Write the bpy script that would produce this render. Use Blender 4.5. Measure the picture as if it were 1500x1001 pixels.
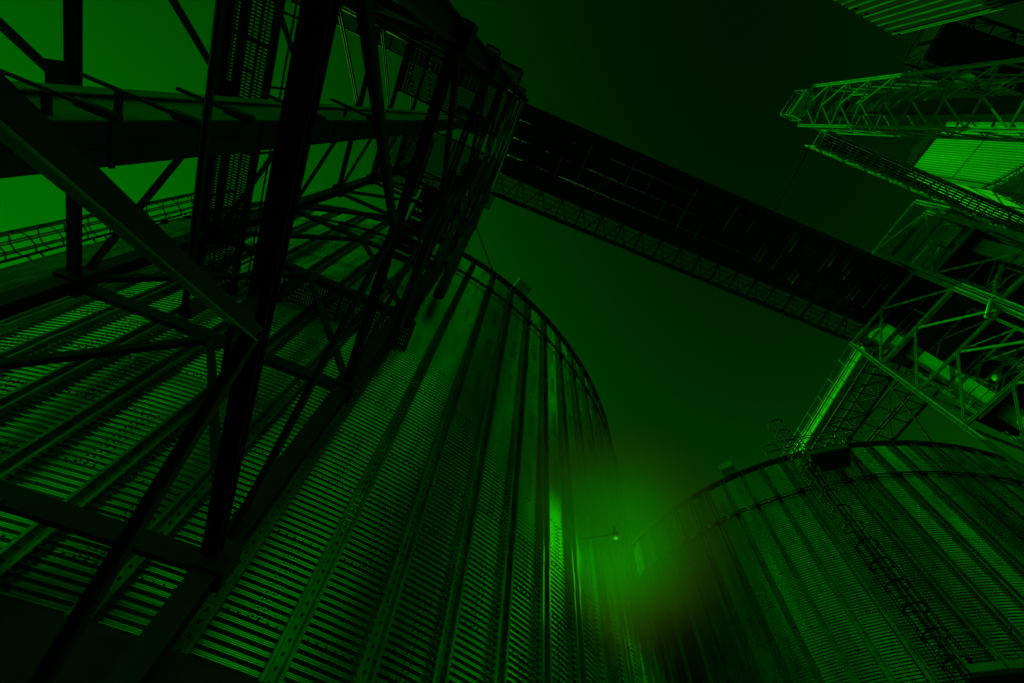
import bpy, math, random
import numpy as np
from mathutils import Vector, Matrix
R = math.radians
random.seed(4)
sc = bpy.context.scene
C = sc.collection
for o in list(bpy.data.objects): bpy.data.objects.remove(o)

# ------------------------------------------------------------------ camera
GZ = -1.6                                   # the ground; the camera stands at the origin, 1.6 m above it
cam_d = bpy.data.cameras.new('camera'); cam = bpy.data.objects.new('camera', cam_d); C.objects.link(cam)
sc.camera = cam
cam_d.sensor_width = 36.0; cam_d.lens = 16.008; cam_d.clip_start = 0.05; cam_d.clip_end = 3000
_z = Vector((47.0, -324.5, 667.0)).normalized()          # zenith, in image axes
_d = -(_z.x + 0.424 * _z.y) / _z.z
_x = Vector((1, 0.424, _d)).normalized(); _y = _z.cross(_x)
A = Matrix((_x, _y, _z))                                  # image axes -> world
cr, cu, cb = A @ Vector((1, 0, 0)), A @ Vector((0, -1, 0)), A @ Vector((0, 0, -1))
cam.matrix_world = Matrix(((cr.x, cu.x, cb.x, 0), (cr.y, cu.y, cb.y, 0), (cr.z, cu.z, cb.z, 0), (0, 0, 0, 1)))

# ------------------------------------------------------------------ sky and sun
LAMP_W = 62.0
SKY_K, SKY_T, HORIZON_LIFT = 4.3, 0.60, 13.0
SUN_AZ, SUN_EL = R(126), R(29)
w = bpy.data.worlds.new('World'); sc.world = w; w.use_nodes = True
nt = w.node_tree; nt.nodes.clear()
out = nt.nodes.new('ShaderNodeOutputWorld'); bg = nt.nodes.new('ShaderNodeBackground')
sky = nt.nodes.new('ShaderNodeTexSky'); sky.sky_type = 'NISHITA'; sky.sun_disc = False
sky.sun_elevation = SUN_EL; sky.sun_rotation = math.pi / 2 - SUN_AZ
sky.air_density = 1.0; sky.dust_density = 1.5; sky.ozone_density = 1.0
bwn = nt.nodes.new('ShaderNodeRGBToBW')
pw = nt.nodes.new('ShaderNodeMath'); pw.operation = 'POWER'; pw.inputs[1].default_value = 2.0
cmb = nt.nodes.new('ShaderNodeCombineColor')
nt.links.new(sky.outputs[0], bwn.inputs[0]); nt.links.new(bwn.outputs[0], pw.inputs[0])
ad = nt.nodes.new('ShaderNodeMath'); ad.operation = 'ADD'; ad.inputs[1].default_value = SKY_K
dv = nt.nodes.new('ShaderNodeMath'); dv.operation = 'DIVIDE'; ml = nt.nodes.new('ShaderNodeMath'); ml.operation = 'MULTIPLY'; ml.inputs[1].default_value = SKY_K
nt.links.new(pw.outputs[0], ad.inputs[0]); nt.links.new(pw.outputs[0], dv.inputs[0]); nt.links.new(ad.outputs[0], dv.inputs[1])
sb = nt.nodes.new('ShaderNodeMath'); sb.operation = 'SUBTRACT'; sb.use_clamp = False; sb.inputs[1].default_value = SKY_T
mx = nt.nodes.new('ShaderNodeMath'); mx.operation = 'MAXIMUM'; mx.inputs[1].default_value = 0.05
nt.links.new(dv.outputs[0], ml.inputs[0]); nt.links.new(ml.outputs[0], sb.inputs[0]); nt.links.new(sb.outputs[0], mx.inputs[0])
# brighter band added low over the horizon to lift the silo wall reflections
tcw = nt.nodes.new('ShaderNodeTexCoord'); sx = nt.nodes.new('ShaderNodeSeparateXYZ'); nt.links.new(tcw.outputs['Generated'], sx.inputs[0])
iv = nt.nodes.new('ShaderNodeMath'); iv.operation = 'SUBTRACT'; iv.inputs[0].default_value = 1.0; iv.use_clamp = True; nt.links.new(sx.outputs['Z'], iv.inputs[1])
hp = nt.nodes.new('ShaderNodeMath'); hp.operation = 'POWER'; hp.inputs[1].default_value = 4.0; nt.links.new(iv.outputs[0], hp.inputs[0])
hg = nt.nodes.new('ShaderNodeMath'); hg.operation = 'MULTIPLY'; hg.inputs[1].default_value = HORIZON_LIFT; nt.links.new(hp.outputs[0], hg.inputs[0])
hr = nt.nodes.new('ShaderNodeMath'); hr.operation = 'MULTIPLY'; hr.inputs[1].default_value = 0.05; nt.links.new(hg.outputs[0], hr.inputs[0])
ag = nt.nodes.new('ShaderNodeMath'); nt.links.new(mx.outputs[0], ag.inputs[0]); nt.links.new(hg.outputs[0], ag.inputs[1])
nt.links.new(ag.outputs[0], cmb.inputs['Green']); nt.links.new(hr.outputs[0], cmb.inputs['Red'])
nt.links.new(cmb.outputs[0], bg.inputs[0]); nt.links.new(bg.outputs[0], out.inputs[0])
bg.inputs[1].default_value = 0.05
sd = bpy.data.lights.new('sun', 'SUN'); sun = bpy.data.objects.new('sun', sd); C.objects.link(sun)
sd.energy = 3.0; sd.angle = R(0.5); sd.color = (0.12, 1.0, 0.01)
sv = Vector((math.cos(SUN_EL) * math.cos(SUN_AZ), math.cos(SUN_EL) * math.sin(SUN_AZ), math.sin(SUN_EL)))
sun.rotation_euler = sv.to_track_quat('Z', 'Y').to_euler()
sc.view_settings.view_transform = 'Standard'; sc.view_settings.look = 'None'
sc.view_settings.exposure = -0.3; sc.view_settings.gamma = 1.0
sc.cycles.max_bounces = 6; sc.cycles.glossy_bounces = 3; sc.cycles.diffuse_bounces = 2
sc.cycles.volume_bounces = 1

# ------------------------------------------------------------------ materials
def mat(name, col, rough=0.5, metal=0.0, var=0.35, scale=3.0, stretch=(1, 1, 1), bump=0.0, stain=None):
    m = bpy.data.materials.new(name); m.use_nodes = True
    n = m.node_tree; b = n.nodes['Principled BSDF']
    b.inputs['Metallic'].default_value = metal
    tc = n.nodes.new('ShaderNodeTexCoord'); mp = n.nodes.new('ShaderNodeMapping')
    mp.inputs['Scale'].default_value = stretch
    nz = n.nodes.new('ShaderNodeTexNoise'); nz.inputs['Scale'].default_value = scale
    nz.inputs['Detail'].default_value = 6
    n.links.new(tc.outputs['Object'], mp.inputs[0]); n.links.new(mp.outputs[0], nz.inputs[0])
    rp = n.nodes.new('ShaderNodeMix'); rp.data_type = 'RGBA'
    c2 = stain if stain else tuple(c * (1 - var) for c in col)
    rp.inputs['A'].default_value = (*c2, 1); rp.inputs['B'].default_value = (*col, 1)
    mr = n.nodes.new('ShaderNodeMapRange'); mr.inputs[1].default_value = 0.35; mr.inputs[2].default_value = 0.62
    n.links.new(nz.outputs[0], mr.inputs[0]); n.links.new(mr.outputs[0], rp.inputs['Factor'])
    n.links.new(rp.outputs['Result'], b.inputs['Base Color'])
    m2 = n.nodes.new('ShaderNodeMapRange'); m2.inputs[3].default_value = rough * 1.15; m2.inputs[4].default_value = rough * 0.85
    n.links.new(nz.outputs[0], m2.inputs[0]); n.links.new(m2.outputs[0], b.inputs['Roughness'])
    if bump:
        bp = n.nodes.new('ShaderNodeBump'); bp.inputs['Strength'].default_value = bump; bp.inputs['Distance'].default_value = 0.02
        n.links.new(nz.outputs[0], bp.inputs['Height']); n.links.new(bp.outputs[0], b.inputs['Normal'])
    return m
M = {}
M['silo'] = mat('galvanised_sheet', (0.03, 0.90, 0.02), 0.21, 0.97, 0.42, 1.0, (1, 1, 0.25))
M['rib'] = mat('galvanised_stiffener', (0.02, 0.50, 0.02), 0.30, 0.9, 0.4, 2.0)
M['bolt'] = mat('dark_bolt', (0.006, 0.02, 0.006), 0.6, 0.3)
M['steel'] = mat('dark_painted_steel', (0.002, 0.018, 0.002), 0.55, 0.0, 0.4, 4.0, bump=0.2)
M['leg'] = mat('galvanised_leg', (0.01, 0.48, 0.01), 0.45, 0.5, 0.5, 2.5, (1, 1, 0.3))
M['mast'] = mat('galvanised_lattice', (0.01, 0.46, 0.01), 0.5, 0.2, 0.35, 4.0)
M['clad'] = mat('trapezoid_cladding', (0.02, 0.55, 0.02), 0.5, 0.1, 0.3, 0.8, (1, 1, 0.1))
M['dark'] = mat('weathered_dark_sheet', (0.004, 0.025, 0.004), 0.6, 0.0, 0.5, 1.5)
M['ground'] = mat('asphalt', (0.012, 0.03, 0.010), 0.9, 0.0, 0.4, 0.6, bump=0.3)
M['concrete'] = mat('dark_concrete', (0.02, 0.06, 0.02), 0.85, 0.0, 0.4, 0.9, bump=0.3)  # dark concrete tone for footings and foundations

# ------------------------------------------------------------------ mesh building
class MB:
    def __init__(s): s.v = []; s.f = []; s.sm = []
    def add(s, v, f, smooth=False):
        k = len(s.v); s.v += [tuple(p) for p in v]
        s.f += [tuple(i + k for i in q) for q in f]; s.sm += [smooth] * len(f)
    def box(s, a, b):
        x0, y0, z0 = a; x1, y1, z1 = b
        s.add([(x0,y0,z0),(x1,y0,z0),(x1,y1,z0),(x0,y1,z0),(x0,y0,z1),(x1,y0,z1),(x1,y1,z1),(x0,y1,z1)],
              [(0,3,2,1),(4,5,6,7),(0,1,5,4),(1,2,6,5),(2,3,7,6),(3,0,4,7)])
    def sweep(s, p, q, prof, up=(0, 0, 1), smooth=False):
        p, q = Vector(p), Vector(q); d = (q - p).normalized(); u = Vector(up)
        if abs(d.dot(u)) > 0.97: u = Vector((0, 1, 0)) if abs(d.y) < 0.9 else Vector((1, 0, 0))
        sx = d.cross(u).normalized(); sy = sx.cross(d).normalized()
        n = len(prof)
        v = [p + sx * a + sy * b for a, b in prof] + [q + sx * a + sy * b for a, b in prof]
        f = [(i, (i + 1) % n, n + (i + 1) % n, n + i) for i in range(n)]
        f += [tuple(range(n))[::-1], tuple(range(n, 2 * n))]
        s.add(v, f, smooth)
    def bar(s, p, q, w=0.1, h=None, up=(0, 0, 1)):
        h = h or w; s.sweep(p, q, [(-w/2,-h/2),(w/2,-h/2),(w/2,h/2),(-w/2,h/2)], up)
    def hsec(s, p, q, w=0.3, h=0.3, t=0.02, up=(0, 0, 1)):   # H section
        a, b = w / 2, h / 2
        s.sweep(p, q, [(-a,-b),(a,-b),(a,-b+t),(t/2,-b+t),(t/2,b-t),(a,b-t),(a,b),(-a,b),(-a,b-t),(-t/2,b-t),(-t/2,-b+t),(-a,-b+t)], up)
    def chan(s, p, q, w=0.12, h=0.25, t=0.015, up=(0, 0, 1), flip=1):
        a, b = w * flip, h / 2
        pr = [(0,-b),(a,-b),(a,-b+t),(t*flip,-b+t),(t*flip,b-t),(a,b-t),(a,b),(0,b)]
        s.sweep(p, q, pr, up)
    def ang(s, p, q, w=0.08, t=0.01, up=(0, 0, 1)):
        s.sweep(p, q, [(0,0),(w,0),(w,t),(t,t),(t,w),(0,w)], up)
    def tube(s, p, q, r=0.03, n=8):
        s.sweep(p, q, [(r*math.cos(6.2832*i/n), r*math.sin(6.2832*i/n)) for i in range(n)], smooth=True)
    def path(s, pts, r=0.02, n=6):
        for a, b in zip(pts[:-1], pts[1:]): s.tube(a, b, r, n)
    def build(s, name, m, parent=None, **kw):
        me = bpy.data.meshes.new(name); me.from_pydata(s.v, [], s.f)
        me.polygons.foreach_set('use_smooth', s.sm); me.materials.append(M[m] if isinstance(m, str) else m)
        me.update()
        return link(name, me, parent)
def link(name, me, parent=None):
    o = bpy.data.objects.new(name, me); C.objects.link(o)
    if parent: o.parent = parent
    return o
def mesh_np(name, v, f, m, smooth=True):
    me = bpy.data.meshes.new(name); v = np.asarray(v, np.float32); f = np.asarray(f, np.int32); k = f.shape[1]
    me.vertices.add(len(v)); me.vertices.foreach_set('co', v.ravel())
    me.loops.add(f.size); me.loops.foreach_set('vertex_index', f.ravel())
    me.polygons.add(len(f)); me.polygons.foreach_set('loop_start', np.arange(len(f), dtype=np.int32) * k)
    me.polygons.foreach_set('loop_total', np.full(len(f), k, np.int32))
    me.update(calc_edges=True); me.polygons.foreach_set('use_smooth', np.full(len(f), smooth)); me.materials.append(M[m])
    return me
def thing(name, label, cat, loc=(0, 0, 0), group=None):
    o = bpy.data.objects.new(name, None); C.objects.link(o); o.location = loc; o.empty_display_size = 0.5
    return tag(o, label, cat, group)
def tag(o, label, cat, group=None, kind=None):
    o['label'] = label; o['category'] = cat
    if group: o['group'] = group
    if kind: o['kind'] = kind
    return o

# ------------------------------------------------------------------ ground
g = MB(); g.add([(-1500,-1500,GZ),(1500,-1500,GZ),(1500,1500,GZ),(-1500,1500,GZ)], [(0,1,2,3)])
go = g.build('ground', 'ground'); go['kind'] = 'structure'
pl = MB(); pl.box((-9, 5.25, GZ + 0.004), (3.5, 5.55, 2.25))

# ------------------------------------------------------------------ silos
PITCH, SHEET = 0.1018, 1.12
def silo(cx, cy, rad, z0, z1, nribs, a0, vis, label, roof_seed):
    root = thing('grain_silo', label, 'silo', (cx, cy, z0), 'corrugated grain silos')
    H = z1 - z0; step = 2 * math.pi / nribs
    # corrugated wall
    na = nribs * 3; nz = int(H / PITCH * 6)
    th = a0 + np.arange(na) * step / 3
    zz = np.linspace(0, H, nz + 1)
    rr = rad + 0.021 * np.sin(2 * np.pi * zz / PITCH)
    rng = np.random.default_rng(roof_seed)
    # slight unevenness of each sheet
    T, Z = np.meshgrid(th, zz)
    RR = rr[:, None] + 0.0025 * np.sin(T * 37 + Z * 1.7) + 0.002 * np.sin(T * 91 - Z * 2.9)
    kk = (np.round((T - a0) / step * 3).astype(int) // 6) % (nribs // 2 + 1); rw = ((H - Z) / SHEET).astype(int).clip(0, 60)
    tilt = rng.normal(0, 0.005, (nribs + 2, 64)); bul = rng.normal(0, 0.002, (nribs + 2, 64))
    fz = ((H - Z) / SHEET) % 1.0
    RR = RR + tilt[kk, rw] * (fz - 0.5) + bul[kk, rw] * (fz * (1 - fz) * 4)
    V = np.stack([RR * np.cos(T), RR * np.sin(T), Z], -1).reshape(-1, 3)
    i = np.arange(nz)[:, None] * na; j = np.arange(na)[None, :]; j2 = (j + 1) % na
    F = np.stack([i + j, i + j2, i + na + j2, i + na + j], -1).reshape(-1, 4)
    link('wall', mesh_np('silo_wall', V, F, 'silo'), root)
    # laps between sheets (real overlaps standing 5 mm proud) and bolts
    LV, LF, BV = [], [], []
    nrow = int(H / SHEET)
    pz = np.arange(0, SHEET + 0.03, PITCH / 6)
    def bolt(t, z, r, s=0.013):
        ct, st = math.cos(t), math.sin(t); tx, ty = -st, ct
        BV.append([(r*ct + tx*a*s, r*st + ty*a*s, z + b*s) for a, b in ((-1,-1),(1,-1),(1,1),(-1,1))] +
                  [((r+0.016)*ct + tx*a*s*0.7, (r+0.016)*st + ty*a*s*0.7, z + b*s*0.7) for a, b in ((-1,-1),(1,-1),(1,1),(-1,1))])
    lo, hi = vis
    for k in range(nribs):
        t0 = a0 + k * step
        dg = (math.degrees(t0) - lo) % 360
        if dg > hi - lo: continue
        for row in range(nrow + 1):
            zs = H - (row + 1) * SHEET
            if zs < 0.1: continue
            for q in range(6):                                # horizontal seam bolts
                t = t0 + step * (0.2 + 0.12 * q)
                zc = zs + PITCH * 0.25 - (zs % PITCH); bolt(t, zc, rad + 0.016)
            if (k + row) % 2 == 0:                            # vertical lap
                ta, tb = t0 + step * 0.46, t0 + step * 0.64
                r_ = rad + 0.006 + 0.021 * np.sin(2 * np.pi * (zs + pz) / PITCH)
                n0 = sum(len(x) for x in LV)
                LV.append(np.concatenate([np.stack([r_*math.cos(t), r_*math.sin(t), zs + pz], -1) for t in (ta, tb)]))
                m_ = len(pz); ii = np.arange(m_ - 1)
                LF.append(np.stack([ii, ii + m_, ii + m_ + 1, ii + 1], -1) + n0)
                nb = int(SHEET / PITCH)
                for c in range(nb):
                    zb = zs + PITCH * 0.25 - (zs % PITCH) + PITCH * (c + 0.2)
                    for q in range(4): bolt(ta + step * (0.025 + 0.042 * q), zb + (0.03 if q % 2 else 0), rad + 0.018, 0.012)
    link('sheet_laps', mesh_np('sheet_laps', np.concatenate(LV), np.concatenate(LF), 'silo'), root)['kind'] = 'stuff'
    B = np.array(BV, np.float32); nb = len(B)
    base = np.array([(4,5,6,7),(0,1,5,4),(1,2,6,5),(2,3,7,6),(3,0,4,7)])
    BF = (base[None] + (np.arange(nb) * 8)[:, None, None]).reshape(-1, 4)
    link('bolts', mesh_np('bolts', B.reshape(-1, 3), BF, 'bolt', False), root)['kind'] = 'stuff'
    # stiffener: hat channel bolted to the wall, with splices
    rb = MB(); b0, b1, dep, lip, t = 0.055, 0.075, 0.13, 0.04, 0.004
    r0 = rad + 0.018
    pr = [(-b1-lip, dep),(-b1, dep),(-b0, 0),(b0, 0),(b1, dep),(b1+lip, dep),(b1+lip, dep+t),(b1-t, dep+t),(b0-t, t),(-b0+t, t),(-b1+t, dep+t),(-b1-lip, dep+t)]
    def prof(z_a, z_b, off=0.0, sc_=1.0):
        v = [(r0 + off + y * sc_, x * sc_, z) for z in (z_a, z_b) for x, y in pr]; n = len(pr)
        rb.add(v, [(i, (i+1) % n, n + (i+1) % n, n + i) for i in range(n)] + [tuple(range(n, 2*n)), tuple(range(n))[::-1]])
    prof(0, H - 0.05)
    zz_ = H - 2.2
    while zz_ > 1:
        prof(zz_ - 0.42, zz_, 0.006, 1.04); zz_ -= SHEET * 3
    m_rib = rb.build('rib', 'rib').data; _RO = bpy.data.objects; [ _RO.remove(o) for o in list(_RO) if o.data == m_rib ]
    rbolt = MB(); z = 0.1
    while z < H - 0.2:
        s = 0.014; rbolt.box((r0 + 0.004, -s, z - s), (r0 + 0.024, s, z + s)); z += PITCH * 1.5
    m_rb = rbolt.build('rib_bolts', 'bolt').data; [ _RO.remove(o) for o in list(_RO) if o.data == m_rb ]
    for k in range(nribs):
        o = link('rib', m_rib, root); o.rotation_euler.z = a0 + k * step
        b = link('bolt_row', m_rb, o); b['kind'] = 'stuff'
    # roof cone, eave angle and wind ring
    ro = MB(); n = nribs; e = rad + 0.12
    for k in range(n):
        ta, tb = a0 + k * step, a0 + (k + 1) * step
        rt = 1.2; hz = H + (rad - rt) * math.tan(R(28))
        ro.add([(e*math.cos(ta), e*math.sin(ta), H-0.02),(e*math.cos(tb), e*math.sin(tb), H-0.02),
                (rt*math.cos(tb), rt*math.sin(tb), hz),(rt*math.cos(ta), rt*math.sin(ta), hz)], [(0,1,2,3)])
        tm = ta
        ro.bar((e*math.cos(tm), e*math.sin(tm), H+0.02), (rt*math.cos(tm), rt*math.sin(tm), hz+0.04), 0.05, 0.08)
    ro.build('roof', 'rib', root)
    ea = MB()
    for k in range(n * 2):
        ta, tb = a0 + k * step/2, a0 + (k + 1) * step/2
        ea.add([(r_*math.cos(t_), r_*math.sin(t_), H + z_) for t_ in (ta, tb) for r_, z_ in ((rad+0.0, -0.12),(rad+0.05, -0.12),(rad+0.2, -0.04),(rad+0.2, 0.06),(rad, 0.02))],
               [(i, 5+i, 5+(i+1)%5, (i+1)%5) for i in range(5)])
    ea.build('eave_ring', 'dark', root)
    wr = MB(); zr = H - 0.115 * 19.0
    for k in range(n * 2):
        ta, tb = a0 + k * step/2, a0 + (k + 1) * step/2
        q = rad + 0.2
        for dz, r_ in ((0, 0.03), (-0.14, 0.03)):
            wr.tube((q*math.cos(ta), q*math.sin(ta), zr+dz), (q*math.cos(tb), q*math.sin(tb), zr+dz), r_, 6)
    for k in range(n):
        t_ = a0 + k * step
        wr.bar(((rad+0.12)*math.cos(t_), (rad+0.12)*math.sin(t_), zr-0.07), ((rad+0.26)*math.cos(t_), (rad+0.26)*math.sin(t_), zr-0.07), 0.22, 0.16)
    wr.build('wind_ring', 'steel', root)
    # concrete foundation ring
    fd = MB()
    for k in range(n):
        ta, tb = a0 + k * step, a0 + (k + 1) * step; q = rad + 0.25
        fd.add([(q*math.cos(ta), q*math.sin(ta), GZ - z0),(q*math.cos(tb), q*math.sin(tb), GZ - z0),
                (q*math.cos(tb), q*math.sin(tb), 0),(q*math.cos(ta), q*math.sin(ta), 0),
                (rad*0.98*math.cos(tb), rad*0.98*math.sin(tb), 0.002),(rad*0.98*math.cos(ta), rad*0.98*math.sin(ta), 0.002)], [(0,1,2,3),(3,2,4,5)])
    fd.build('foundation', 'concrete', root)
    return root
LX, LY, LR, LZ = -2.54, 20.80, 14.76, 18.9
RX, RY, RRAD, RZ = 28.24, 18.28, 13.79, 19.1
s1 = silo(LX, LY, LR, 2.55, LZ, 94, R(-81.54), (-150, -15), 'big corrugated silo on the left, behind the dark steel tower', 1)
s2 = silo(RX, RY, RRAD, 1.2, RZ, 86, R(-143.6), (-190, -85), 'corrugated silo on the right with a caged ladder up its wall', 2)

# ------------------------------------------------------------------ caged ladders
def ladder(name, label, cx, cy, rad, ang, z0, z1, over, m='dark', hr=0.022):
    root = thing(name, label, 'ladder', (cx + rad*math.cos(ang), cy + rad*math.sin(ang), z0))
    root.rotation_euler.z = ang
    H = z1 - z0
    a = MB()
    for s in (-0.22, 0.22): a.bar((0.22, s, 0), (0.22, s, H), 0.05, 0.03)
    a.build('side_rails', m, root)
    b = MB(); z = 0.15; b.tube((0.22, -0.22, 0), (0.22, 0.22, 0), 0.016, 6); rg = b.build('rung', m, root); rg.location.z = z
    while z < H - 0.28:
        z += 0.28; q = rg.copy(); C.objects.link(q); q.location.z = z
    c = MB(); z = 0.8
    hoop = [(0.22, -0.24), (0.40, -0.38), (0.66, -0.36), (0.88, -0.2), (0.95, 0), (0.88, 0.2), (0.66, 0.36), (0.40, 0.38), (0.22, 0.24)]
    from_z = 0.8
    while z < H: c.path([(x, y, z) for x, y in hoop], hr, 5); z += 0.85
    for x, y in hoop[1:-1]: c.bar((x, y, from_z), (x, y, H), hr * 2.0, hr * 0.8)
    c.build('safety_cage', m, root)
    d = MB(); z = 0.6
    while z < H - over: d.bar((0.0, -0.24, z), (0.24, -0.24, z), 0.04); d.bar((0.0, 0.24, z), (0.24, 0.24, z), 0.04); z += 2.2
    d.build('wall_brackets', m, root)
    return root
ladder('caged_ladder', 'caged ladder seen against the sky at the far left edge of the big silo', LX, LY, LR + 0.1, R(-130.5), 3.0, LZ + 1.1, 1.1)
lr = ladder('caged_ladder', 'caged ladder climbing the wall of the right silo', RX, RY, RRAD + 0.2, R(-136.6), 3.0, RZ + 1.9, 1.9, m='steel', hr=0.034)

def platform(name, label, p0, p1, z, m='dark', rail=1.05, sides='xXyY', cat='platform', grate=True, bars=0.06, group=None):
    x0, y0 = p0; x1, y1 = p1
    root = thing(name, label, cat, (x0, y0, z), group)
    X, Y = x1 - x0, y1 - y0
    a = MB()
    for p, q in (((0,0),(X,0)),((0,Y),(X,Y)),((0,0),(0,Y)),((X,0),(X,Y))): a.chan((*p, -0.08), (*q, -0.08), 0.06, 0.18)
    L = max(X, Y); n = max(1, int(L / 1.6))
    for k in range(1, n):
        if X >= Y: a.bar((X*k/n, 0, -0.08), (X*k/n, Y, -0.08), 0.06, 0.1)
        else: a.bar((0, Y*k/n, -0.08), (X, Y*k/n, -0.08), 0.06, 0.1)
    a.build('frame', m, root)
    if not grate:
        b = MB(); b.box((0.04, 0.04, -0.02), (X-0.04, Y-0.04, 0.01)); b.build('floor_plate', m, root)
    if grate:
        b = MB(); k = 0.0
        if X >= Y:
            while k < X: b.box((k, 0.03, -0.02), (k+0.032, Y-0.03, 0.01)); k += bars
            k = 0.0
            while k < Y: b.box((0, k, -0.012), (X, k+0.02, 0.004)); k += 0.11
        else:
            while k < Y: b.box((0.03, k, -0.02), (X-0.03, k+0.032, 0.01)); k += bars
            k = 0.0
            while k < X: b.box((k, 0, -0.012), (k+0.02, Y, 0.004)); k += 0.11
        b.build('grating', m, root)
    r = MB()
    for s, p, q in (('x',(0,0),(0,Y)),('X',(X,0),(X,Y)),('y',(0,0),(X,0)),('Y',(0,Y),(X,Y))):
        if s not in sides: continue
        for h in (0.12, 0.55, rail): r.tube((*p, h), (*q, h), 0.022, 6)
        d = math.hypot(q[0]-p[0], q[1]-p[1]); n = max(1, round(d/1.4))
        for k in range(n+1):
            c = (p[0]+(q[0]-p[0])*k/n, p[1]+(q[1]-p[1])*k/n)
            r.tube((*c, -0.1), (*c, rail), 0.025, 6)
    r.build('handrail', m, root)
    return root

def roof_box(label, cx, cy, rad, ang, z):
    root = thing('roof_vent', label, 'roof vent', (cx + rad*math.cos(ang), cy + rad*math.sin(ang), z), 'vents on silo eaves')
    root.rotation_euler.z = ang
    a = MB(); a.box((-0.7, -0.35, 0.05), (0.15, 0.35, 0.42)); a.add([(0.15,-0.35,0.05),(0.5,-0.35,0.25),(0.5,-0.35,0.6),(0.15,-0.35,0.42),(0.15,0.35,0.05),(0.5,0.35,0.25),(0.5,0.35,0.6),(0.15,0.35,0.42)],
        [(0,3,2,1),(4,5,6,7),(0,1,5,4),(1,2,6,5),(2,3,7,6)])
    a.build('vent_hood', 'mast', root)
    b = MB(); b.box((-0.8, -0.42, -0.1), (0.1, 0.42, 0.05)); b.build('base_frame', 'dark', root)
    return root
roof_box('small square roof vent on the eave of the right silo, left of its ladder', RX, RY, RRAD + 0.05, R(-149.5), RZ)
roof_box('small dark vent hood on the top edge of the big left silo', LX, LY, LR + 0.05, R(-72.5), LZ)

# ------------------------------------------------------------------ near steel tower (left)
X0, X1, Y0, Y1 = -1.34, -5.85, -0.42, 5.1
LV_ = [3.04, 6.5, 9.96, 13.42, 16.88, 20.34, 23.8, 27.3]
tw = thing('steel_tower', 'dark steel support tower of heavy columns and K braces in front of the big silo', 'tower', (-3.6, 2.15, GZ))
TO = Vector((-3.6, 2.15, GZ))
def rel(*p): return tuple(Vector(p) - TO)
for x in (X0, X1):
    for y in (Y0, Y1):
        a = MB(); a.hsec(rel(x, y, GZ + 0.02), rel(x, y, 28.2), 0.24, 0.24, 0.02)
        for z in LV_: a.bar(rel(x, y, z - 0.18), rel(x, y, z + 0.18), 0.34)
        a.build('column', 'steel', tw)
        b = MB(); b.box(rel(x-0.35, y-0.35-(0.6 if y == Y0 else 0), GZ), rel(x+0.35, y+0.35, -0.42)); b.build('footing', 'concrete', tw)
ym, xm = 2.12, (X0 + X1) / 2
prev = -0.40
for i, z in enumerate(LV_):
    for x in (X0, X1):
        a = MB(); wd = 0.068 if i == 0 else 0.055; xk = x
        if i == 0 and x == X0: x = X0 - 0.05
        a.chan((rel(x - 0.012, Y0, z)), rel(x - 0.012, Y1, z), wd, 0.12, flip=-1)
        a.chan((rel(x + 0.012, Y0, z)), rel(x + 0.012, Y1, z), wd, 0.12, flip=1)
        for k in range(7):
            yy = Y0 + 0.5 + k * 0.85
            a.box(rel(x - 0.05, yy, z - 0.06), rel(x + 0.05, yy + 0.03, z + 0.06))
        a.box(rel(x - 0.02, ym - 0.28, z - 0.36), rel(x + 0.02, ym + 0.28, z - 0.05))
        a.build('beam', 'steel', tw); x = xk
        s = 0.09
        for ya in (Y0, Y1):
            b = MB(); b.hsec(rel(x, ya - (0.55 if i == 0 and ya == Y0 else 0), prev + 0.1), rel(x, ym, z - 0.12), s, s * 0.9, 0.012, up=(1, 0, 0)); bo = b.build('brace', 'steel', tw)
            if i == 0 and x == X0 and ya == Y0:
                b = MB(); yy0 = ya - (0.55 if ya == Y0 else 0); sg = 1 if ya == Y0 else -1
                b.bar(rel(x, yy0 + sg * 0.04, prev + 0.1 - 0.04), rel(x, ym + sg * 0.04, z - 0.12 - 0.04), 0.012, 0.1, up=(1, 0, 0)); b.build('lit_underside', 'leg', bo)  # pale strip added as the light on the brace's underside
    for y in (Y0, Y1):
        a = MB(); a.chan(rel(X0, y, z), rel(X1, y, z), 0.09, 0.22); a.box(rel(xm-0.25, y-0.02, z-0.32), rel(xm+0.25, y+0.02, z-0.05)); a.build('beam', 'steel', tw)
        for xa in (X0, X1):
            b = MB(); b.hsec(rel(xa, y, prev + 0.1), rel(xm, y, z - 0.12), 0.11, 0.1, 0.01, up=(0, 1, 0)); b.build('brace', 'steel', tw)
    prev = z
# bucket elevator leg in the tower
el = thing('bucket_elevator', 'wide vertical elevator casing rising through the dark steel tower', 'elevator', (-4.0, 1.8, GZ))
def relE(*p): return (p[0] + 4.0, p[1] - 1.8, p[2] - GZ)
a = MB()
pn = MB(); pn.box(relE(-3.64, 1.60, GZ), relE(-3.60, 2.02, 29.5)); pn.build('shaded_side', 'steel', el); a.box(relE(-4.41, 1.60, GZ), relE(-4.37, 2.02, 29.5))  # dark face: the casing's unlit side put into its material
a.box(relE(-4.37, 1.66, GZ), relE(-3.64, 1.68, 29.5)); a.box(relE(-4.37, 1.98, GZ), relE(-3.64, 2.0, 29.5))
a.box(relE(-3.76, 1.60, GZ), relE(-3.64, 1.615, 29.5)); a.box(relE(-4.37, 1.60, GZ), relE(-4.25, 1.615, 29.5))
a.build('casing', 'leg', el)
b = MB(); z = 0.6
b.box(relE(-3.6, 1.805, GZ), relE(-3.585, 1.82, 29.5))
while z < 28: b.box(relE(-3.6, 1.59, z), relE(-3.575, 2.03, z + 0.05)); z += 1.25
b.build('flange', 'dark', el)
c = MB(); c.box(relE(-4.9, 1.3, 29.5), relE(-3.2, 2.4, 31.5)); c.build('head_box', 'dark', el)
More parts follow.
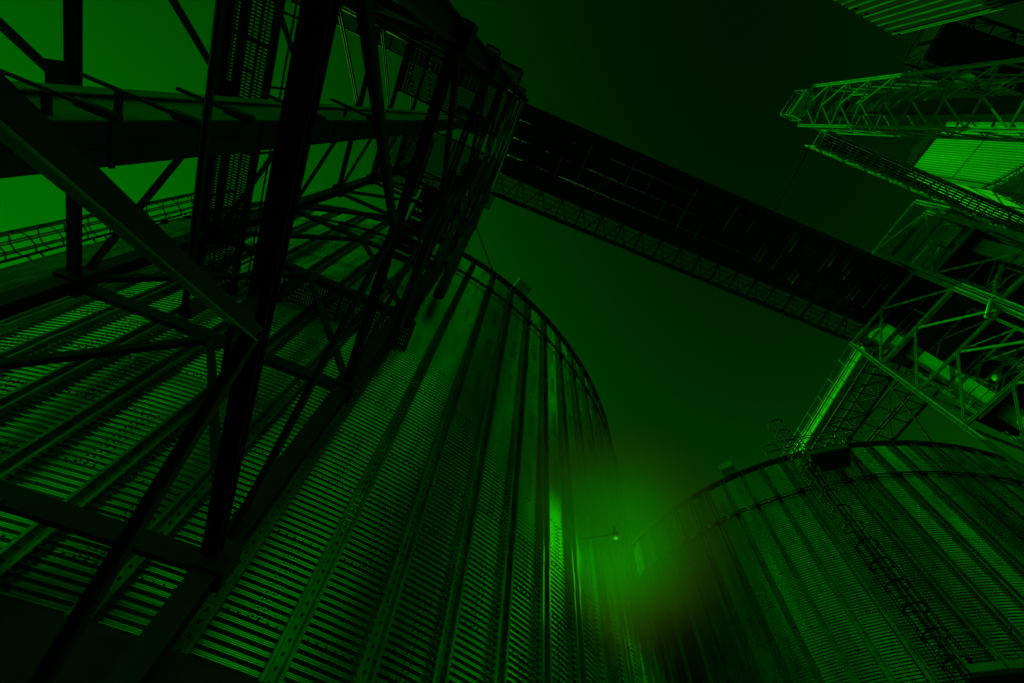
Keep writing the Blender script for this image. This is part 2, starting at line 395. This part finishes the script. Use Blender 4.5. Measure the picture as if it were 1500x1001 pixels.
# thin pipes held beside the casing
for k, (z, xa, xb) in enumerate(((3.93, -4.1, -3.25), (4.75, -4.2, -3.05), (5.8, -4.05, -3.2), (7.8, -4.15, -3.2), (10.4, -4.2, -3.1))):
    a = MB(); a.tube((xa, 0, 0), (xb, 0, 0.1), 0.02 + 0.003 * k, 8); a.tube((xb - 0.32, 0, 0.06), (xb, 0, 0.1), 0.045 + 0.006 * k, 8); a.bar((xa + 0.35, 0, 0), (xa + 0.35, 0.25, 0), 0.05)
    o = a.build('stay_rod', 'steel'); o.location = (0, 1.42, z)
    tag(o, ['short turnbuckle rod low in the steel tower, nearest the camera', 'long stay rod crossing in front of the elevator casing', 'stay rod with a turnbuckle, third up the elevator casing', 'thin stay rod fourth up the elevator casing', 'thinnest stay rod, highest on the elevator casing'][k], 'rod', 'stay rods along the elevator casing')
a = MB(); a.tube((-2.2, -0.9, 0), (-2.2, 2.6, 0), 0.028, 8); a.bar((-2.2, 2.6, 0), (-2.2, 2.6, 0.35), 0.1)
o = a.build('conduit_pipe', 'steel'); o.location = (0, 0, 3.47); tag(o, 'thin straight pipe running across in front of the elevator casing', 'pipe')

# hanging spouts between the tower and the silo
for k, (p, q, r_) in enumerate((((-1.15, 4.9, 8.6), (-1.9, 2.4, 14.5), 0.12), ((-1.0, 5.0, 9.2), (-1.3, 1.6, 17.0), 0.07), ((-0.8, 5.2, 12.0), (-1.2, 4.0, 24.0), 0.16))):
    a = MB(); v = Vector(q) - Vector(p); a.tube((0,0,0), tuple(v), r_, 12); a.tube(tuple(v*0.5), tuple(v*0.52), r_*1.3, 12)
    o = a.build('grain_spout', 'steel'); o.location = p
    tag(o, ['thick sloping grain spout in the upper part of the steel tower', 'slim sloping spout beside the thick one in the steel tower', 'widest spout, nearly upright at the silo side of the tower'][k], 'spout', 'sloping spouts in the steel tower')
# mesh walkways and platforms of the tower
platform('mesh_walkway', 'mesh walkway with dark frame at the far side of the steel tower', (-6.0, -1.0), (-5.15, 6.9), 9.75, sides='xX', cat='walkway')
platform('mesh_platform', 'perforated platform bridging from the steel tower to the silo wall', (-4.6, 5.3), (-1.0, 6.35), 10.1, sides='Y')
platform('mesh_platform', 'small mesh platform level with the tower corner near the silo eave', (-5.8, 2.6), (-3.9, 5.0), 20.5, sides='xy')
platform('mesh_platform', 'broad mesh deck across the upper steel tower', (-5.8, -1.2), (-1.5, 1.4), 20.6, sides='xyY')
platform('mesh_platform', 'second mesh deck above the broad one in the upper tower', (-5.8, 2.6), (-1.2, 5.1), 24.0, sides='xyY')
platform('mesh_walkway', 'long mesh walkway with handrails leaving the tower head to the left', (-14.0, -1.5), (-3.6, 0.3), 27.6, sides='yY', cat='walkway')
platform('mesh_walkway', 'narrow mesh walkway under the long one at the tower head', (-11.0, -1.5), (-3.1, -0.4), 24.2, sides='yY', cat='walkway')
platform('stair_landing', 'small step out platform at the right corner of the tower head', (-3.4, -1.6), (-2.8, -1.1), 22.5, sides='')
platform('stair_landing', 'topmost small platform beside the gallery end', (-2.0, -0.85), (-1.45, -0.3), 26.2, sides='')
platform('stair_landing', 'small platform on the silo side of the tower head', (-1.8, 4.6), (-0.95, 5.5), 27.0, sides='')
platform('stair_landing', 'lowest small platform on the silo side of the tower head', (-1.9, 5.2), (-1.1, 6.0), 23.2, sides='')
# zigzag stairs in the tower head
for k in range(8):
    z = 12.4 + k * 1.85; a = MB(); d = 1 if k % 2 else -1
    y0_, y1_ = (3.0, 4.9) if d > 0 else (4.9, 3.0)
    for xx in (-2.5, -1.75): a.bar((xx, y0_, z), (xx, y1_, z + 1.85), 0.04, 0.2)
    for s in range(9):
        f = s / 9; yy = y0_ + (y1_ - y0_) * f; a.box((-2.5, min(yy, yy + 0.2*d), z + 1.85*f), (-1.75, max(yy, yy + 0.2*d), z + 1.85*f + 0.03))
    for xx in (-2.5, -1.75): a.tube((xx, y0_, z + 1), (xx, y1_, z + 2.85), 0.02, 6)
    o = a.build('stair_flight', 'dark')
    tag(o, 'flight %s of steel steps zigzagging up inside the steel tower' % ['lowest', 'second lowest', 'third', 'fourth', 'fifth', 'sixth', 'second highest', 'highest'][k], 'stairs', 'stair flights inside the tower')

# ------------------------------------------------------------------ conveyor gallery between the towers
gl = thing('conveyor_gallery', 'long dark enclosed conveyor bridge crossing the sky between the two towers', 'gallery', (-1.3, 0, 27.9))
gl.rotation_euler.z = R(-2.6)
GL = 34.0
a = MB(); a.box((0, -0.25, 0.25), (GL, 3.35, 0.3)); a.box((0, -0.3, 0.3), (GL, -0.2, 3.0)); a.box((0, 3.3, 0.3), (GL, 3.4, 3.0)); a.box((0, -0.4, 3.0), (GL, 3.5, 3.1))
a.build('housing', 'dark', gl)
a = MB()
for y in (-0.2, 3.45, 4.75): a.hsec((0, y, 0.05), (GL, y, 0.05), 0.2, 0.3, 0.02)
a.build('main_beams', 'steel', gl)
n = 26
a = MB()
for k in range(n + 1):
    x = GL * k / n; a.hsec((x, -0.2, 0.0), (x, 4.75, 0.0), 0.07, 0.12, 0.01)
a.build('cross_members', 'steel', gl)
a = MB()
for k in range(n):
    x, x2 = GL * k / n, GL * (k + 1) / n
    ya, yb = (-0.2, 3.4) if k % 2 else (3.4, -0.2)
    a.ang((x, ya, -0.06), (x2, yb, -0.06), 0.07); a.tube((x, 3.5, -0.2), (x2, 3.5, -0.2), 0.03, 6); a.tube((x + 0.5, 1.2, -0.1), (x + 0.5, 2.6, -0.1), 0.03, 6)
    a.tube((x, 1.0, 0.1), (x2, 2.4, 0.1), 0.03, 6)
a.build('bottom_bracing', 'steel', gl)
for k in range(2, n):
    x = GL * k / n + 0.35; y = [0.1, 0.5, 1.4, 0.2, 1.9][k % 5]
    a = MB(); a.tube((x, y, -0.12), (x, y + [1.6, 0.7, 1.1, 2.4, 0.9][k % 5], -0.12), 0.02, 6); a.build('lit_bar', 'leg', gl)  # thin pale bars: light on members under the bridge put into the material
    if k > 11: a = MB(); a.tube((x + 0.35, y + 0.3, -0.12), (x + 0.35, y + 1.1, -0.12), 0.035, 6); a.build('lit_bar', 'leg', gl)
b = MB(); k = 0.0
while k < GL: b.box((k, 3.55, 0.14), (k + 0.035, 4.7, 0.17)); k += 0.1
for k in range(n):
    x = GL * k / n; b.ang((x, 3.5, 0.02), (x + GL/n/2, 4.7, 0.02), 0.06); b.ang((x + GL/n/2, 4.7, 0.02), (x + GL/n, 3.5, 0.02), 0.06)
for yy in (3.8, 4.1, 4.4): b.bar((0, yy, 0.1), (GL, yy, 0.1), 0.04)
b.build('walkway_grating', 'steel', gl)
r = MB()
for y in (4.82,):
    for h in (0.3, 0.75, 1.25): r.tube((0, y, h), (GL, y, h), 0.025, 6)
    for k in range(n): 
        x = GL * k / n; r.bar((x, y, 0), (x, y, 1.25), 0.05); r.ang((x, y, 0.1), (x + GL/n/2, y, 1.2), 0.04); r.ang((x + GL/n/2, y, 1.2), (x + GL/n, y, 0.1), 0.04)
r.build('handrail', 'mast', gl)
for k in range(3):
    a = MB(); y = 0.5 + k * 0.95; a.tube((0, y, 0.16), (GL, y, 0.16), 0.05 + 0.02 * k, 8)
    a.build('pipe', 'steel', gl)

# ------------------------------------------------------------------ right steel frame tower
def lattice(name, label, cat, cols, levels, m, sz, diag, base, group=None):
    root = thing(name, label, cat, (cols[0][0], cols[0][1], base), group); O = Vector((cols[0][0], cols[0][1], base))
    rl = lambda *p: tuple(Vector(p) - O)
    zt = levels[-1]
    for x, y in cols:
        a = MB(); a.hsec(rl(x, y, base), rl(x, y, zt), sz, sz, 0.02); a.build('column', m, root)
    pairs = [(i, (i + 1) % len(cols)) for i in range(len(cols))]
    for i, j in pairs:
        p, q = cols[i], cols[j]
        for k, z in enumerate(levels):
            a = MB(); a.hsec(rl(*p, z), rl(*q, z), sz * 0.6, sz * 0.6, 0.012); a.build('beam', m, root)
            if k:
                zp = levels[k - 1]; b = MB()
                if diag == 'z':
                    s = (p, q) if (k + i) % 2 else (q, p); b.hsec(rl(*s[0], zp), rl(*s[1], z), sz*0.42, sz*0.42, 0.01)
                else:
                    c = ((p[0]+q[0])/2, (p[1]+q[1])/2)
                    b.hsec(rl(*p, zp), rl(*c, z), sz*0.42, sz*0.42, 0.01); b.hsec(rl(*q, zp), rl(*c, z), sz*0.42, sz*0.42, 0.01)
                b.build('brace', m, root)
    return root
lattice('frame_tower', 'pale steel frame tower at the right end of the conveyor bridge', 'tower',
        [(23.0, 3.65), (23.0, -1.46), (30.0, -1.8), (30.0, 3.3)], [GZ + 0.02, 3.5, 6.4, 9.3, 12.2, 15.2, 18.3, 21.25, 24.1, 26.9], 'mast', 0.21, 'k', GZ)
lattice('frame_tower', 'smaller pale steel frame bolted behind the bridge tower, up to the pipe rack', 'tower',
        [(23.0, -1.75), (23.0, -4.7), (28.0, -5.0), (28.0, -2.0)], [GZ + 0.02, 3.5, 6.4, 9.3, 12.2, 15.2, 18.3, 21.6, 25.8, 29.4], 'mast', 0.19, 'z', GZ)
lattice('bracing_frame', 'fine inner bracing frame inside the pale bridge tower', 'frame',
        [(24.6, 3.1), (24.6, -1.0), (27.2, -1.2), (27.2, 2.9)], [11.0 + 1.3 * k for k in range(12)], 'mast', 0.12, 'k', 11.0)
lattice('bracing_frame', 'fine inner bracing frame inside the smaller tower below the pipe rack', 'frame',
        [(24.4, -2.1), (24.4, -4.3), (26.6, -4.5), (26.6, -2.3)], [14.0 + 1.25 * k for k in range(12)], 'mast', 0.11, 'z', 14.0)
# upper part over the bridge
lattice('lift_frame', 'steel lift frame standing above the smaller tower beside the bridge', 'tower', [(23.2, -1.6), (23.2, -5.2), (26.0, -5.3), (26.0, -1.7)], [28.2, 29.4, 31.0], 'mast', 0.2, 'z', 28.2)
def duct(label, x, y, z0, z1, w, d, m='leg', name='bucket_elevator', cat='elevator'):
    root = thing(name, label, cat, (x, y, z0)); H = z1 - z0
    a = MB(); a.box((-d/2, -w/2, 0), (d/2, w/2, H)); a.build('casing', m, root)
    z = 1.0
    while z < H: b = MB(); b.box((-d/2 - 0.03, -w/2 - 0.03, z), (d/2 + 0.03, w/2 + 0.03, z + 0.06)); b.build('flange', 'dark', root); z += 2.4
    c = MB(); c.box((-d, -w*0.8, H), (d, w*0.8, H + 1.2)); c.add([(-d,-w*.8,H+1.2),(d,-w*.8,H+1.2),(d,w*.8,H+1.2),(-d,w*.8,H+1.2),(-d*.5,0,H+1.7),(d*.5,0,H+1.7)], [(0,1,5,4),(1,2,5),(2,3,4,5),(3,0,4)])
    c.build('head_box', m, root)
    return root
duct('lit upright elevator casing inside the pale bridge tower', 23.9, 2.25, GZ, 25.6, 0.75, 0.4, 'leg')
duct('second upright casing, behind the small frame below the pipe rack', 24.0, -3.9, GZ, 27.0, 0.7, 0.4, 'leg')
duct('narrow upright casing deep inside the pale bridge tower', 27.5, 0.4, GZ, 26.4, 0.5, 0.5)
# equipment and floors inside the towers
for k, z in enumerate((12.3, 18.4, 24.2)):
    platform('steel_floor', ['lowest', 'middle', 'topmost'][k] + ' closed steel floor in the pale bridge tower', (23.2, -1.2), (29.8, 3.2), z, m='steel', grate=False, sides='xXyY')
for k, z in enumerate((13.0, 18.6, 21.8, 26.0)):
    platform('steel_floor', ['lowest', 'second', 'third', 'topmost'][k] + ' closed steel floor in the small frame behind the bridge tower', (23.2, -4.5), (27.8, -1.9), z, m='steel', grate=False, sides='xXyY')
rng = random.Random(11)
for k in range(14):
    x, y, z = rng.uniform(23.6, 29), rng.uniform(-4.2, 3.0), rng.choice([12.5, 18.6, 21.5, 24.4])
    root = thing('drive_motor', 'drive motor with gearbox on the steel tower floors', 'motor', (x, y, z), 'drive motors in the right towers')
    a = MB(); a.tube((-0.4, 0, 0.35), (0.3, 0, 0.35), 0.2, 12); a.build('motor_body', 'mast', root)
    b = MB(); b.box((0.3, -0.22, 0.1), (0.75, 0.22, 0.6)); b.tube((0.5, 0.2, 0.35), (0.5, 0.5, 0.35), 0.06, 8); b.build('gearbox', 'leg', root)
    c = MB(); c.box((-0.45, -0.25, 0.01), (0.8, 0.25, 0.1)); c.build('base_plate', 'dark', root)
for k in range(7):
    p = (rng.uniform(23.5, 28), rng.uniform(-3.5, 2.5), rng.uniform(19, 26)); v = Vector((rng.uniform(-2, 2), rng.uniform(-3, 3), -rng.uniform(2.5, 5)))
    root = thing('grain_spout', 'sloping round spout running down inside the right towers', 'spout', p, 'spouts in the right towers')
    a = MB(); a.tube((0,0,0), tuple(v), 0.1, 12); a.build('pipe', 'leg', root)
    for f in (0.02, 0.35, 0.68, 0.97): b = MB(); b.tube(tuple(v*f), tuple(v*(f+0.012)), 0.14, 12); b.build('flange', 'dark', root)

# ------------------------------------------------------------------ walkway truss from the bridge tower to the right silo roof
def truss(name, label, cat, p, q, w, h, m, bays, parts=True):
    p, q = Vector(p), Vector(q); d = q - p; L = d.length
    root = thing(name, label, cat, tuple(p)); root.rotation_euler = (0, -math.asin(d.z / L), math.atan2(d.y, d.x))
    a = MB()
    for y in (-w/2, w/2):
        for z in (0, h): a.bar((0, y, z), (L, y, z), 0.11)
    a.build('chords', m, root)
    b = MB()
    for k in range(bays + 1):
        x = L * k / bays
        for y in (-w/2, w/2): b.bar((x, y, 0), (x, y, h), 0.06)
        b.bar((x, -w/2, 0), (x, w/2, 0), 0.06); b.bar((x, -w/2, h), (x, w/2, h), 0.06)
        if k < bays:
            x2 = L * (k + 1) / bays; f = k % 2
            for y in (-w/2, w/2): b.bar((x, y, h if f else 0), (x2, y, 0 if f else h), 0.05)
            b.bar((x, -w/2 if f else w/2, 0), (x2, w/2 if f else -w/2, 0), 0.05)
    b.build('web_members', m, root)
    return root, L
t1, L1 = truss('roof_conveyor', 'truss bridge with pale conveyor trough running down onto the right silo roof', 'conveyor', (24.7, 3.2, 25.9), (27.6, 16.8, 25.9), 2.0, 1.4, 'steel', 10)
a = MB(); a.box((0, 0.5, 0.25), (L1, 1.35, 0.8)); a.box((0, 0.42, 0.75), (L1, 1.43, 0.82)); a.build('trough', 'mast', t1)
a = MB(); k = 0.0
while k < L1: a.box((k, -0.95, 0.02), (k + 0.035, 0.3, 0.05)); k += 0.12
a.build('walkway_grating', 'dark', t1)
a = MB()
for y in (-1.05, 1.75):
    for h in (1.0, 1.5, 2.0): a.tube((0, y, h - 0.9), (L1, y, h - 0.9), 0.022, 6)
    for k in range(11): a.tube((L1*k/10, y, 0), (L1*k/10, y, 1.15), 0.025, 6)
a.build('handrail', 'mast', t1)
t2, L2 = truss('roof_walkway', 'open dark truss walkway beside the roof conveyor', 'walkway', (28.0, 3.6, 25.6), (29.2, 16.6, 25.7), 1.5, 1.2, 'steel', 9)

# ------------------------------------------------------------------ pipe rack, lattice mast, clad tower, shed
pr_, LP = truss('pipe_rack', 'long rack of thin pipes running behind the bridge from the mast', 'pipe rack', (14.2, -5.25, 28.0), (31.0, -6.4, 28.0), 0.8, 0.6, 'mast', 16)
a = MB()
for k in range(6): a.tube((0, -0.33 + 0.13 * k, 0.12), (LP, -0.33 + 0.13 * k, 0.12), 0.045, 8)
a.build('pipes', 'dark', pr_)
a = MB()
for h in (0.8, 1.1, 1.4): a.tube((0, 0.42, h), (LP, 0.42, h), 0.025, 6)
for k in range(13): a.tube((LP*k/12, 0.42, 0), (LP*k/12, 0.42, 1.4), 0.03, 6); a.tube((LP*k/12, 0.42, 0.0), (LP*k/12+0.5, 0.75, -0.1), 0.04, 6)
a.build('handrail', 'mast', pr_)
MZ = [GZ + 0.02 + k * 1.85 for k in range(20)]
lattice('lattice_mast', 'slender pale lattice mast rising highest at the upper right', 'mast', [(15.1, -6.3), (14.5, -8.45), (16.9, -9.0), (17.5, -6.9)], MZ, 'mast', 0.12, 'k', GZ)
platform('mast_platform', 'small caged platform on top of the lattice mast', (14.2, -8.1), (15.1, -6.6), 33.6, m='mast', rail=1.3)
duct('grey elevator casing inside the lattice mast', 16.0, -7.6, GZ, 31.0, 0.5, 0.4, 'dark')
def ribbed(label, x0, y0, x1, y1, z0, z1, m, name, cat, dep=0.05, pitch=0.3, roofh=1.0):
    root = thing(name, label, cat, (x0, y0, z0)); X, Y, H = x1-x0, y1-y0, z1-z0
    def wallrun(n, p, d, nrm, L):
        a = MB(); pts = []; s = 0.0
        while s < L - 1e-6:
            for f, o in ((0, 0), (0.35, 0), (0.45, dep), (0.9, dep)):
                if s + f*pitch <= L: pts.append((s + f*pitch, o))
            s += pitch
        pts.append((L, 0))
        v = [(p[0]+d[0]*t+nrm[0]*o, p[1]+d[1]*t+nrm[1]*o, z) for z in (0, H) for t, o in pts]; k = len(pts)
        a.add(v, [(i, i+1, k+i+1, k+i) for i in range(k-1)]); a.build(n, m, root)
    wallrun('wall', (0, 0), (0, 1), (-1, 0), Y); wallrun('wall', (0, Y), (1, 0), (0, 1), X)
    wallrun('wall', (X, Y), (0, -1), (1, 0), Y); wallrun('wall', (X, 0), (-1, 0), (0, -1), X)
    a = MB(); a.add([(-.15,-.15,H),(X+.15,-.15,H),(X+.15,Y+.15,H),(-.15,Y+.15,H),(-.15,Y/2,H+roofh),(X+.15,Y/2,H+roofh),(-.15,-.15,H-.1),(X+.15,-.15,H-.1),(X+.15,Y+.15,H-.1),(-.15,Y+.15,H-.1)],
        [(0,1,5,4),(2,3,4,5),(0,4,3),(1,2,5),(6,9,8,7),(0,6,7,1),(3,2,8,9),(0,3,9,6),(1,7,8,2)])
    a.build('roof', 'dark', root)
    b = MB()
    for z in np.arange(3, H, 4.2): b.box((-0.07, -0.02, z), (-0.055, Y, z + 0.05))
    for (cx, cy) in ((0,0),(0,Y),(X,Y)): b.box((cx-.09, cy-.09, 0), (cx+.09, cy+.09, H - 0.12))
    b.build('corner_trim', 'mast', root)
    if dep > 0.1:
        t = 0.3
        while t < X:
            c = MB(); c.box((X - t, Y + dep, 0), (X - t + 0.05, Y + dep + 0.04, H - 0.1)); c.build('lit_cladding_rib', 'leg', root); t += pitch * 0.75  # pale ribs: the light along their edges put into the material
    return root
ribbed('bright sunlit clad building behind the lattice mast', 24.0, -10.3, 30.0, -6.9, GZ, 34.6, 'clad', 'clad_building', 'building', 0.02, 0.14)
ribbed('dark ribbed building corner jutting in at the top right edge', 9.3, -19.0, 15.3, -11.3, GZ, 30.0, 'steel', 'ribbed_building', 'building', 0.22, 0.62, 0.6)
# dark roof conveyor above the ribbed building and the floodlight on it
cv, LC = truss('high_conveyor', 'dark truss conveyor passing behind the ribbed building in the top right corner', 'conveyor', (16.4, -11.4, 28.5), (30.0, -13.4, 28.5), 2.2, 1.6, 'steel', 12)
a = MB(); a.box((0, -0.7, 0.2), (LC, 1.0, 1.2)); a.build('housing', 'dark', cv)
a = MB()
for h in (0.3, 0.8): a.tube((0, 1.5, h), (LC, 1.5, h), 0.05, 6)
for k in range(8): a.bar((LC*k/7, 1.1, 0.3), (LC*k/7, 1.5, 0.3), 0.06)
a.build('handrail', 'steel', cv)
fl = thing('floodlight', 'pale unlit floodlight hanging under the dark conveyor at the top right', 'floodlight', (18.4, -10.1, 27.6))
fl.rotation_euler = (0.5, 0.5, 0.3)
a = MB(); a.add([(-.35,-.3,0),(.35,-.3,0),(.35,.3,0),(-.35,.3,0),(-.2,-.16,.35),(.2,-.16,.35),(.2,.16,.35),(-.2,.16,.35)], [(0,3,2,1),(4,5,6,7),(0,1,5,4),(1,2,6,5),(2,3,7,6),(3,0,4,7)])
a.build('lamp_housing', 'clad', fl)
a = MB(); a.bar((-0.4, 0, 0.1), (-0.4, 0, 0.6), 0.05); a.bar((0.4, 0, 0.1), (0.4, 0, 0.6), 0.05); a.bar((-0.4, 0, 0.6), (0.4, 0, 0.6), 0.05); a.build('bracket', 'steel', fl)

# ------------------------------------------------------------------ right silo ladder platforms, rails
def silo_platform(label, ang, z, w, d):
    root = thing('rest_platform', label, 'platform', (RX + (RRAD+0.2)*math.cos(ang), RY + (RRAD+0.2)*math.sin(ang), z)); root.rotation_euler.z = ang
    a = MB(); a.box((0, -w/2, -0.12), (d, w/2, 0)); a.bar((0, -w/2, -1.6), (d, -w/2, -0.1), 0.07); a.bar((0, w/2, -1.6), (d, w/2, -0.1), 0.07)
    a.build('deck', 'dark', root)
    b = MB()
    for h in (0.55, 1.1): b.path([(0, -w/2, h), (d, -w/2, h), (d, w/2, h), (0, w/2, h)], 0.025)
    for x, y in ((d,-w/2),(d,0),(d,w/2),(0.1,-w/2),(0.1,w/2)): b.tube((x, y, 0), (x, y, 1.1), 0.025, 6)
    b.box((d, -w/2, 0.01), (d + 0.012, w/2, 0.22))
    b.build('handrail', 'rib', root)
silo_platform('dark rest platform beside the ladder just under the right silo eave', R(-132.6), RZ - 1.4, 1.7, 1.1)
silo_platform('lower rest platform with pale kick plate beside the ladder, near the bottom edge', R(-133.2), 8.35, 1.9, 1.1)
a = MB()
for k in range(7):
    t = R(-141 + k * 2.6); q = RRAD + 0.1; a.tube((q*math.cos(t), q*math.sin(t), 0), (q*math.cos(t), q*math.sin(t), 1.1), 0.03, 6)
for h in (0.6, 1.1): a.path([((RRAD+0.1)*math.cos(R(-141+k*2.6)), (RRAD+0.1)*math.sin(R(-141+k*2.6)), h) for k in range(7)], 0.025)
o = a.build('eave_railing', 'steel'); o.location = (RX, RY, RZ + 0.05); tag(o, 'short curved railing on the eave of the right silo by the ladder', 'railing')
a = MB()
for k in range(9):
    t = R(-131 + k * 2.6); q = LR + 0.1; a.tube((q*math.cos(t), q*math.sin(t), 0), (q*math.cos(t), q*math.sin(t), 1.3), 0.03, 6)
for h in (0.45, 0.9, 1.3): a.path([((LR+0.1)*math.cos(R(-131+k*2.6)), (LR+0.1)*math.sin(R(-131+k*2.6)), h) for k in range(9)], 0.025)
o = a.build('eave_railing', 'steel'); o.location = (LX, LY, LZ + 0.05); tag(o, 'railing on the far left eave of the big silo at the ladder top', 'railing')

# ------------------------------------------------------------------ cables
def cable(label, p, q, r=0.03):
    a = MB(); p, q = Vector(p), Vector(q); v = q - p
    pts = [tuple(v * t + Vector((0, 0, -0.15 * math.sin(math.pi * t)))) for t in [i / 8 for i in range(9)]]
    a.path(pts, r, 6); o = a.build('stay_cable', 'steel'); o.location = p; tag(o, label, 'cable', 'stay cables')
def at(px, py, z):
    v = A @ Vector((px - 750, py - 500.5, 667)); return tuple(v * (z / v.z))
cable('thin stay cable from the lattice mast down to the conveyor bridge', (13.7, -5.2, 28.0), (14.6, -0.9, 28.6), 0.035)
cable('stay cable from the dark tower head down to the left silo eave', (-1.3, 5.8, 24.2), (0.75, 6.45, 18.95), 0.04)
cable('pale stay cable from the bridge tower down to the right silo eave', (23.6, 4.3, 23.4), (23.75, 5.3, 19.2), 0.045)

# ------------------------------------------------------------------ dark plinth by the tower
o = pl.build('plinth_wall', 'dark'); tag(o, 'low dark wall at the foot of the big silo, bottom left corner', 'wall')

# ------------------------------------------------------------------ fog volume added to carry the glow between the silos
dm = bpy.data.materials.new('glow_scatter'); dm.use_nodes = True; n = dm.node_tree; n.nodes.clear()
mo = n.nodes.new('ShaderNodeOutputMaterial'); pv = n.nodes.new('ShaderNodeVolumePrincipled')
pv.inputs['Color'].default_value = (1.0, 0.95, 0.1, 1); pv.inputs['Anisotropy'].default_value = 0.0
tc = n.nodes.new('ShaderNodeTexCoord'); ln = n.nodes.new('ShaderNodeVectorMath'); ln.operation = 'LENGTH'
n.links.new(tc.outputs['Object'], ln.inputs[0])
cmx = n.nodes.new('ShaderNodeMix'); cmx.data_type = 'RGBA'; cmx.inputs['A'].default_value = (0.03, 1.0, 0.02, 1); cmx.inputs['B'].default_value = (1.0, 0.32, 0.05, 1)  # green core and brown fringe: the glow's colours put into the volume
cfr = n.nodes.new('ShaderNodeMapRange'); cfr.inputs[1].default_value = 0.34; cfr.inputs[2].default_value = 0.72; n.links.new(ln.outputs['Value'], cfr.inputs[0])
n.links.new(cfr.outputs[0], cmx.inputs['Factor']); n.links.new(cmx.outputs['Result'], pv.inputs['Color'])
mr = n.nodes.new('ShaderNodeMapRange'); mr.interpolation_type = 'SMOOTHERSTEP'; mr.inputs[1].default_value = 1.0; mr.inputs[2].default_value = 0.0; mr.inputs[3].default_value = 0; mr.inputs[4].default_value = 1
n.links.new(ln.outputs['Value'], mr.inputs[0])
p2 = n.nodes.new('ShaderNodeMath'); p2.operation = 'POWER'; p2.inputs[1].default_value = 1.5; n.links.new(mr.outputs[0], p2.inputs[0])
p3 = n.nodes.new('ShaderNodeMath'); p3.operation = 'MULTIPLY'; p3.inputs[1].default_value = 6.0; r2 = n.nodes.new('ShaderNodeMath'); r2.operation = 'POWER'; r2.inputs[1].default_value = 1.6; n.links.new(ln.outputs['Value'], r2.inputs[0])
r3 = n.nodes.new('ShaderNodeMath'); r3.operation = 'ADD'; r3.inputs[1].default_value = 0.01; n.links.new(r2.outputs[0], r3.inputs[0])
nzd = n.nodes.new('ShaderNodeTexNoise'); nzd.inputs['Scale'].default_value = 2.2; n.links.new(tc.outputs['Object'], nzd.inputs['Vector'])
r4 = n.nodes.new('ShaderNodeMath'); r4.operation = 'MULTIPLY'; n.links.new(r3.outputs[0], r4.inputs[0]); n.links.new(p2.outputs[0], r4.inputs[1])
r5 = n.nodes.new('ShaderNodeMath'); r5.operation = 'MULTIPLY'; n.links.new(r4.outputs[0], r5.inputs[0]); n.links.new(nzd.outputs[0], r5.inputs[1])
n.links.new(r5.outputs[0], p3.inputs[0])
n.links.new(p3.outputs[0], pv.inputs['Density']); n.links.new(pv.outputs[0], mo.inputs['Volume'])
bm_v, bm_f = [], []
N = 24
s = MB()
for i in range(N + 1):
    for j in range(N * 2):
        th, ph = math.pi * i / N, math.pi * j / N; bm_v.append((math.sin(th)*math.cos(ph), math.sin(th)*math.sin(ph), math.cos(th)))
for i in range(N):
    for j in range(N * 2):
        j2 = (j + 1) % (N * 2); bm_f.append((i*2*N+j, (i+1)*2*N+j, (i+1)*2*N+j2, i*2*N+j2))
s.add(bm_v, bm_f); ds = s.build('glow_volume', dm)
ds.location = (4.95, 7.0, 7.5); ds.scale = (3.7, 3.7, 3.2)
tag(ds, 'added glow volume with a brown fringe in the gap between the two silos', 'glow volume', kind='stuff')

# made-up lamp on an arm, added to light the glow between the silos
wl = thing('added_glow_lamp', 'added lamp on an arm, lighting the glow volume between the two silos', 'lamp', (5.2, 7.1, 7.55))
a = MB(); a.bar((0, 0, 0.1), (-0.75, 1.6, 0.7), 0.022); a.bar((0, 0, 0.1), (0, 0, 0.3), 0.05); a.build('bracket_arm', 'steel', wl)
a = MB(); a.sweep((0, 0, 0), (0, 0, 0.12), [(0.07*math.cos(i*math.pi/6), 0.07*math.sin(i*math.pi/6)) for i in range(12)]); a.build('lamp_housing', 'steel', wl)
em = bpy.data.materials.new('lit_lamp_glass'); em.use_nodes = True; eb = em.node_tree.nodes['Principled BSDF']
eb.inputs['Emission Color'].default_value = (0.1, 1.0, 0.0, 1); eb.inputs['Emission Strength'].default_value = 0.2; eb.inputs['Base Color'].default_value = (0.05, 0.4, 0.02, 1)
a = MB(); a.sweep((0, 0, -0.03), (0, 0, 0.0), [(0.05*math.cos(i*math.pi/6), 0.05*math.sin(i*math.pi/6)) for i in range(12)]); a.build('lamp_glass', em, wl)
ld = bpy.data.lights.new('added_glow_light', 'POINT'); ld.energy = LAMP_W; ld.color = (0.34, 1.0, 0.0); ld.specular_factor = 0.1; ld.shadow_soft_size = 0.9
lo = bpy.data.objects.new('added_glow_light', ld); C.objects.link(lo); lo.location = (0, 0, -0.35); lo.parent = wl
